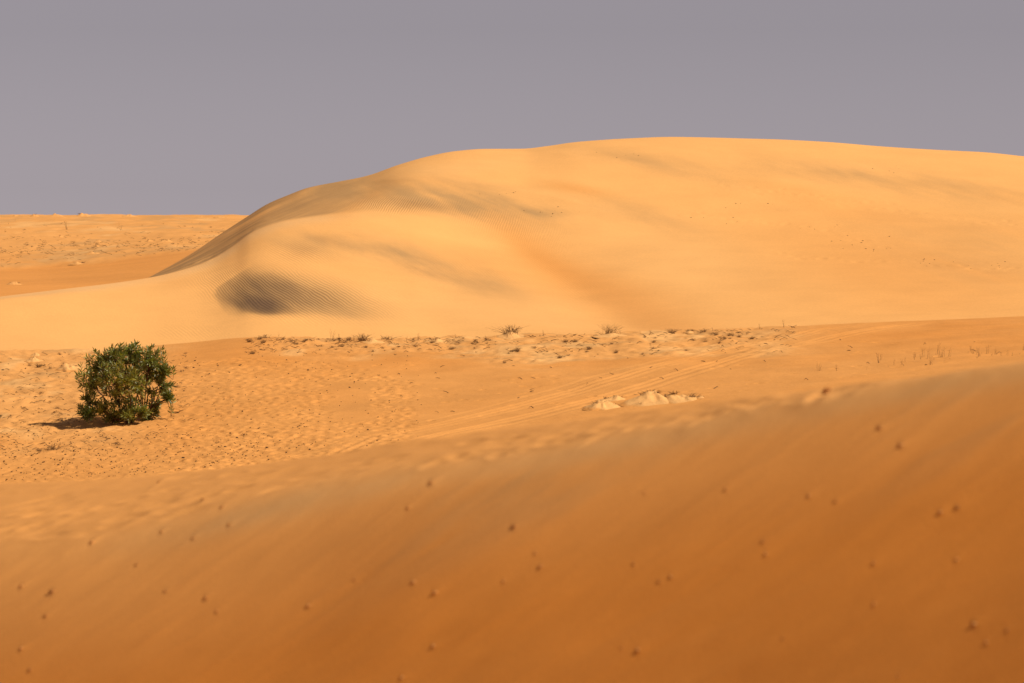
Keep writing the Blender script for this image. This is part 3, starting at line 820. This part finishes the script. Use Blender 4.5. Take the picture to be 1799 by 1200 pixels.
def mound(px, py, wpx, hpx, patch, label, fringe=2, group=None, seed=0, tone=CREAM * 0.75 + SAND * 0.25, skew=0.0, base_dep=1.9):
    """a hummock of blown sand, steep towards the lee, with dry roots along its top"""
    p = patch.hit(px, py)
    s = p.y / F
    w, h = 0.5 * wpx * s, 0.88 * hpx * s
    n, mrows = 44, 18
    A, R = np.meshgrid(np.linspace(0, 2 * math.pi, n + 1), np.linspace(0, 1, mrows), indexing='ij')
    w *= 1.18
    lo, hi = patch.hit(px, py + 5), patch.hit(px, py - 5)
    tilt = min(max((hi.z - lo.z) / max(hi.y - lo.y, 0.3), -0.05), 0.22)
    wob = 1 + 0.22 * fbm(np.cos(A) * 1.4 + seed * 7.1, np.sin(A) * 1.4, 3, seed)
    gx, gy = np.cos(A) * R * wob * w, np.sin(A) * R * wob * w * base_dep * 0.6
    Rf = np.clip((R - 0.16) / 0.84, 0, 1)
    prof = (1 - Rf) ** 1.35 * (0.92 + 0.42 * fbm(gx / w * 2.3 + seed * 3.7, gy / w * 1.0, 4, seed + 5, 0.5))
    gz = h * prof + tilt * gy - 0.04 * h - 0.12 * h * sstep(0.85, 1.0, R)
    gx = gx + skew * w * prof
    Xm, Ym, Zm = gx, gy, gz
    colm = lerp3(np.broadcast_to(SAND, Xm.shape + (3,)).copy(), tone, sstep(1.0, 0.75, R + 0.12 * fbm(gx / w * 4, gy / w * 3, 2, seed + 9)))
    o = grid_object('sand_mound', Xm, Ym, Zm, colm, m_mound)
    o.location = p
    tag(o, label, 'sand mound', group)
    for k in range(fringe):
        fx = (-0.35 + 0.75 * k / max(1, fringe - 1) + random.uniform(-.12, .12)) if fringe > 1 else random.uniform(-.1, .1)
        rr = abs(fx)
        t = link('dry_roots', random.choice(tuft_low), o)
        t.location = (fx * w + skew * w * (1 - rr), random.uniform(0, 0.15) * w, h * 0.92 * (1 - min(1.0, max(0.0, (rr - 0.16) / 0.84))) ** 1.35 - 0.03)
        k_ = random.uniform(0.8, 1.3) * min(1.5, (h / 0.28) ** 0.4)
        t.scale = (k_, k_, k_ * 0.75); t.rotation_euler = (0, 0, random.uniform(0, 6.28))
    return o

mound(1058, 717, 66, 14, PP, 'pale pointed sand mound, nearest of the cluster beside the tyre tracks', 3, None, 1)
mound(1078, 703, 54, 9, PP, 'low flat sand mound with a dark root tip behind the pointed mound', 3, None, 2)
mound(1148, 706, 96, 21, PP, 'tallest pale sand mound of the cluster beside the tyre tracks', 4, None, 3)
mound(1196, 702, 90, 15, PP, 'rightmost broad sand mound adjoining the tallest mound of the cluster', 3, None, 4, skew=-0.15)
mound(1124, 713, 12, 5, PP, 'tiny sand mound just in front of the tallest mound', 1, None, 5)
mound(1231, 699, 14, 4, PP, 'tiny sand mound right of the broad mound beside the foreground crest', 1, None, 6)
mound(120, 648, 44, 12, PP, 'pale sand mound just left of the green bush', 2, None, 7)
mound(58, 634, 30, 7, PP, 'low pale sand mound on the scrubby plain far left', 1, None, 8)
mound(62, 625, 20, 5, PP, 'small pale sand mound behind the low one on the far left', 1, None, 9)
mound(898, 592, 50, 8, PP, 'pale sand mound on the ridge under the thick dry grass tuft', 1, None, 10)
mound(1212, 584, 20, 7, PP, 'small rounded sand mound with dark root cap on the ridge', 2, None, 11)
mound(1072, 590, 60, 5, PP, 'flat pale sand mound on the ridge under the straw grass', 0, None, 12)
mound(655, 601, 42, 6, PP, 'flat pale sand mound on the ridge beside the dark bristly tuft', 1, None, 13)
mound(690, 607, 34, 5, PP, 'low sand mound just below the ridge strip, right of the bristly tuft', 1, None, 14)
mound(765, 600, 40, 5, PP, 'low sand mound at the middle of the dry ridge strip', 1, None, 15)
FG = 'low hummocks on the far plain'
for (px, py, w_, h_, fr, lab) in [
    (98, 380, 26, 6, 0, 'second-from-left sharp sand hummock on the far skyline'), (145, 380, 36, 6.5, 2, 'broad dark-topped sand hummock on the far skyline'),
    (224, 381, 32, 6, 0, 'pointed sand hummock on the far skyline nearest the large dune among the big three'),
    (60, 380, 14, 4, 1, 'small hummock on the far skyline left of the sharp one'), (27, 380, 12, 3, 0, 'tiny leftmost hummock on the far skyline'),
    (352, 382, 18, 3, 0, 'tiny hummock on the far skyline close to the dune flank'), (385, 382, 22, 3.5, 0, 'rightmost hummock on the far skyline, touching the dune flank'),
    (105, 417, 16, 4.5, 1, 'lone small peaked hummock in the middle of the far plain'), (172, 425, 16, 4, 1, 'small hummock with dark cap in the far plain'),
    (141, 431, 18, 4, 0, 'low bare hummock left of the capped one on the far plain'), (170, 433, 12, 3, 1, 'tiny hummock in front of the capped one on the far plain'),
    (290, 425, 26, 6, 2, 'broad scrubby hummock on the far plain nearest the dune flank'), (262, 424, 16, 4, 1, 'small hummock left of the broad scrubby hummock'),
    (162, 446, 30, 5, 1, 'flat hummock above the terrace edge on the far plain'), (138, 464, 34, 5, 2, 'scrub-topped hummock on the edge of the smooth orange hollow'),
    (25, 500, 30, 6, 2, 'scrubby hummock in the orange hollow at the left edge')]:
    mound(px, py, w_, h_, QP, lab, fr, FG, int(px), tone=CREAM * 0.4 + SAND * 0.6, base_dep=1.2)

# ------------------------------------------------------------------ dry tufts
def tuft(meshes, px, py, patch, size, label, name='dry_tuft', group=None):
    p = patch.hit(px, py)
    o = link(name, random.choice(meshes), None, p)
    o.rotation_euler = (0, 0, random.uniform(-0.6, 0.6))
    o.scale = (size, size, size * random.uniform(0.85, 1.15))
    tag(o, label, 'dry grass', group)
    return o

tuft(tuft_thick, 897, 588, PP, 1.45, 'thick dark dry grass tuft, the largest on the ridge')
tuft(tuft_straw, 1070, 587, PP, 1.15, 'wide straw-coloured grass tuft on the ridge, right of the thick dark one')
tuft(tuft_thick, 637, 598, PP, 0.85, 'dark bristly tuft on the left part of the ridge')
tuft(tuft_thick, 600, 609, PP, 0.45, 'small dark tuft just below the ridge, left of the bristly one')
tuft(tuft_low, 682, 597, PP, 1.2, 'flat dark root tangle on the ridge, right of the bristly tuft')
tuft(tuft_low, 465, 594, PP, 1.0, 'dark knobbly tuft at the left end of the ridge strip')
tuft(tuft_thick, 1180, 586, PP, 0.7, 'brown low tuft left of the rounded mound on the ridge')
tuft(tuft_low, 1235, 583, PP, 1.2, 'flat dark tuft right of the rounded mound on the ridge')
tuft(tuft_thick, 1010, 601, PP, 0.45, 'small dark tuft below the ridge between the two big grass tufts')
tuft(tuft_thick, 983, 629, PP, 0.4, 'small twiggy tuft low in the scrub strip')
tuft(tuft_thick, 886, 638, PP, 0.28, 'dark clump on the smooth sand below the scrub strip')
tuft(tuft_thick, 1082, 620, PP, 0.4, 'small twiggy tuft right in the scrub strip')
tuft(tuft_tall, 585, 597, PP, 0.9, 'tall bent single stalk standing up from the ridge')
tuft(tuft_tall, 1377, 575, PP, 0.5, 'upright stalks at the right end of the ridge strip')
tuft(tuft_thick, 68, 645, PP, 0.5, 'dark tuft on the scrubby ground at the far left')
tuft(tuft_low, 95, 790, PP, 1.3, 'grey-green weed with trailing twigs left below the bush')
tuft(tuft_thick, 68, 793, PP, 0.40, 'flat dark weed at the end of the trailing twigs')
tuft(tuft_tall[3:], 117, 403, QP, 2.0, 'dark upright shrub stems on the far plain')
tuft(tuft_tall, 212, 404, QP, 1.7, 'thin grey shrub stems on the far plain, right of the dark ones')
G1, G2, G3, G4 = 'small tufts along the ridge strip', 'thin stalks standing on the ridge', 'withered stalks at the right edge', 'small scrub on the far plain'
def scatter(n, fn):
    k = 0; tries = 0
    while k < n and tries < n * 60:
        tries += 1
        r = fn()
        if r: k += 1

def zone(px, off):
    z = ('left of the bristly tuft' if px < 625 else 'between bristly and thick tufts' if px < 890 else
         'between thick and straw tufts' if px < 1065 else 'between straw tuft and rounded mound' if px < 1210 else 'right of the rounded mound')
    return z + (', on its top edge' if off < 5 else ', below the edge')

def sc_ridge():
    px = random.uniform(430, 1330)
    off = abs(random.gauss(0, 12)) if px < 880 else random.uniform(0, 46) * random.random() ** 0.4
    if fbm(np.array(px / 37.0), np.array(off / 9.0), 2, 5) < -0.1: return None
    return tuft(tuft_low if random.random() < 0.75 else tuft_thick, px, np.interp(px, *RIDGE) + 1 + off, PP, random.uniform(0.22, 0.55) * (0.5 if random.random() < 0.2 else 1),
                'small withered tuft in ridge scrub ' + zone(px, off), 'dry_tuft', G1)
scatter(150, sc_ridge)
def sc_stalk():
    px = random.choice([random.uniform(330, 900), random.uniform(440, 760), random.uniform(900, 1420)])
    return tuft(tuft_tall, px, np.interp(px, *RIDGE) + random.uniform(1, 6), PP, random.uniform(0.2, 0.5), 'thin dry stalks standing up on the ridge ' + zone(px, 99).split(',')[0], 'dry_stalk', G2)
scatter(34, sc_stalk)
def sc_right():
    px = random.uniform(1420, 1830)
    y = np.interp(px, [1420, 1560, 1700, 1830], [652, 640, 624, 620]) + random.gauss(0, 4)
    if random.random() > (px - 1350) / 450: return None
    return tuft(tuft_tall, px, y, PP, random.uniform(0.2, 0.85) ** 1.3, 'withered stalks above the foreground crest, ' + ('thinly scattered end' if px < 1620 else 'dense right end, front row' if y > np.interp(px, [1420, 1560, 1700, 1830], [652, 640, 624, 620]) else 'dense right end, back row'), 'dry_stalk', G3)
scatter(46, sc_right)
def sc_left():
    px = random.uniform(-40, 330); y = random.uniform(620, 735)
    if 130 < px < 305 and y > 640: return None
    return tuft(tuft_low, px, y, PP, random.uniform(0.25, 0.6), 'small dark twiggy tuft ' + ('on the scrubby ground left of the bush' if px < 135 else 'beyond the top of the bush' if px < 300 else 'on the sand right of the bush'), 'dry_tuft', 'small tufts around the bush')
scatter(38, sc_left)
def sc_far():
    px = random.uniform(-20, 410)
    y = random.choice([random.gauss(428, 5) + (300 - px) * 0.02, random.gauss(440, 6) - px * 0.03, random.gauss(402, 5)])
    if y < 384 or y > np.interp(px, [0, 130, 230, 330, 430], [475, 467, 455, 440, 426]): return None
    return tuft(tuft_low if random.random() < 0.7 else tuft_tall, px, y, QP, random.uniform(0.4, 0.9), 'small dry scrub on the far plain, ' + ('upper part' if y < 415 else 'middle band' if y < 436 else 'above the orange hollow') + (', left of the dark stems' if px < 117 else ', right of the dark stems'), 'dry_tuft', G4)
scatter(85, sc_far)

# ------------------------------------------------------------------ litter nobody could count
mb = MB()
k = 0
while k < 1150:
    px = random.uniform(-40, 740); py = random.uniform(615, 850)
    dens = 0.32 if px > 290 else 0.18
    if py > 760 and px < 480: dens = 1.0
    if px > 560: dens *= 0.6
    if random.random() > dens or py > np.interp(px, *EDGE) + 4 or py < np.interp(px, *RIDGE) + 22: continue
    p = PP.hit(px, py)
    r = random.uniform(0.007, 0.017) * (1.0 if random.random() < 0.85 else 1.5)
    mb.lump(p + Vector((0, 0, r * 0.4)), r, (random.uniform(0.9, 1.8), 1, 0.8), random.uniform(-.3, .3))
    k += 1
tag(link('dark_droppings', mb.mesh('dark_droppings', m_litter)), 'dark specks strewn over the footprints around the bush', 'droppings', None, 'stuff')
mb = MB()
def twig(px, py, patch, L, w):
    p = patch.hit(px, py)
    a = random.uniform(-0.5, 0.5) + random.choice([0, math.pi])
    d = Vector((math.cos(a), math.sin(a) * 1.5, random.uniform(0.0, 0.35))) * L
    mb.tube([p + Vector((0, 0, 0.005)), p + d * 0.5 + Vector((0, 0, random.uniform(0.0, 0.05))), p + d + Vector((0, 0, random.uniform(-.01, .03)))], [w, w, w * 0.5], 3, False)
for k in range(620):
    px = random.uniform(430, 1400)
    if fbm(np.array(px / 23.0), np.array(k / 300.0), 2, 9) < 0.0: continue
    off = random.uniform(0, 42) * random.random() ** 0.5 * (0.7 if px < 880 else 1.1)
    twig(px, np.interp(px, *RIDGE) + 1 + off, PP, random.uniform(0.04, 0.24), random.uniform(0.004, 0.011))
for k in range(420):
    px = random.uniform(-40, 330); py = random.uniform(620, 800)
    if 130 < px < 300 and 640 < py < 735: continue
    twig(px, py, PP, random.uniform(0.04, 0.22), random.uniform(0.004, 0.010))
for k in range(80):
    px = random.uniform(700, 1799); py = random.uniform(590, 740)
    if py > np.interp(px, *EDGE) - 4 or py < np.interp(px, *RIDGE) + 8: continue
    twig(px, py, PP, random.uniform(0.04, 0.16), random.uniform(0.007, 0.014))
for k in range(300):
    px = random.uniform(-20, 420); py = random.gauss(438, 14) - 0.03 * px
    if py < 386 or py > np.interp(px, [0, 130, 230, 330, 430], [474, 466, 454, 439, 425]): continue
    twig(px, py, QP, random.uniform(0.15, 0.5), random.uniform(0.008, 0.018))
tag(link('dry_twig_litter', mb.mesh('dry_twig_litter', m_dry)), 'dry twigs and root bits strewn over the scrubby ground', 'twigs', None, 'stuff')

# specks on the big dune's right slope
mb = MB()
for (px, py, n_) in [(1630, 458, 8), (1720, 468, 8), (1545, 435, 8), (1480, 420, 6), (1235, 384, 5), (1560, 300, 6), (1085, 272, 5), (955, 372, 10), (880, 340, 5), (1330, 360, 5), (1425, 400, 5)]:
    for k in range(n_):
        p = DP.hit(px + random.gauss(0, 28), py + random.gauss(0, 5))
        r = random.uniform(0.010, 0.026)
        mb.lump(p + Vector((0, 0, r * 0.3)), r, (random.uniform(1, 2.2), 1, 0.6))
tag(link('dune_specks', mb.mesh('dune_specks', m_litter)), 'tiny dark bits of scrub strewn on the large dune', 'debris', None, 'stuff')

# ------------------------------------------------------------------ stones and clods on the foreground dune
NAMED = {(902, 926): 'largest brown stone on the middle of the foreground slope', (948, 997): 'dark round stone below the largest stone on the foreground slope',
         (1450, 692): 'dark round stone on the bright crest of the foreground dune, far right', (1340, 952): 'dark flat stone on a grey streak, right half of the foreground slope',
         (90, 1040): 'rough brown stone near the left edge of the foreground slope', (78, 1083): 'dark stone just below the rough brown one at the left edge',
         (50, 1178): 'dark stone in the bottom left corner', (1652, 901): 'pale clod touching a reddish stone on the right of the foreground slope',
         (1682, 892): 'long reddish stone beside a pale clod on the right of the foreground slope', (1712, 1098): 'pale long clod near the bottom right corner',
         (1770, 1108): 'dark stone right of the long clod near the bottom right corner', (388, 892): 'rightmost of three dark stones on the bright left part of the crest',
         (355, 878): 'middle of three dark stones on the bright left part of the crest', (278, 848): 'leftmost of three dark stones on the bright left part of the crest',
         (1582, 783): 'pale clod high on the right of the foreground slope, lower of a pair', (1545, 752): 'pale clod high on the right of the foreground slope, upper of a pair'}
SHORT = {(902, 926): 'the largest brown stone', (948, 997): 'the dark round stone', (1340, 952): 'the dark flat stone', (90, 1040): 'the rough brown stone',
         (50, 1178): 'the bottom left corner stone', (1682, 892): 'the long reddish stone', (1712, 1098): 'the long pale clod', (388, 892): 'the three crest stones',
         (1582, 783): 'the high pair of clods'}
used_labels = set()
def near_label(px, py, kind):
    what = 'tiny brown stone' if kind == 's' else 'small clod of sand'
    for q in sorted(SHORT, key=lambda q: (q[0] - px) ** 2 + (q[1] - py) ** 2):
        dx, dy = px - q[0], py - q[1]
        far_ = 'just' if math.hypot(dx, dy) < 110 else 'well' if math.hypot(dx, dy) > 300 else ''
        v = 'above' if dy < -0.4 * abs(dx) else 'below' if dy > 0.4 * abs(dx) else ''
        h = 'left of' if dx < -0.4 * abs(dy) else 'right of' if dx > 0.4 * abs(dy) else ''
        lab = ' '.join(f"{what} on the slope, {far_} {(v + ' and ' + h) if v and h else v or h} {SHORT[q]}".split()).replace(' and left', ' left').replace(' and right', ' right')
        if lab not in used_labels:
            used_labels.add(lab)
            return lab
    return what + ' on the foreground slope'

for i, (p, r, px, py, kind) in enumerate(stone_pts):
    p = FP.hit(px, py)
    mb = MB()
    mb.lump((0, 0, 0), r, (random.uniform(1.0, 1.5), 1.0, random.uniform(0.65, 0.9)), random.uniform(0.1, 0.6), 0.28)
    if kind == 's' and r > 0.025:
        mb.lump((r * 0.7, 0, r * 0.25), r * 0.7, (1.2, 1, 0.8), 0.4, 0.3)
    name = 'stone' if kind == 's' else 'sand_clod'
    o = link(name, mb.mesh(name, m_stone if kind == 's' else m_clod, True), None, p + Vector((0, 0, r * (0.9 if (px, py) == (1450, 692) else 0.2))))
    lab = NAMED.get((px, py)) or near_label(px, py, kind)
    tag(o, lab, 'stone' if kind == 's' else 'sand clod', 'small stones on the foreground slope' if kind == 's' else 'clods on the foreground slope')
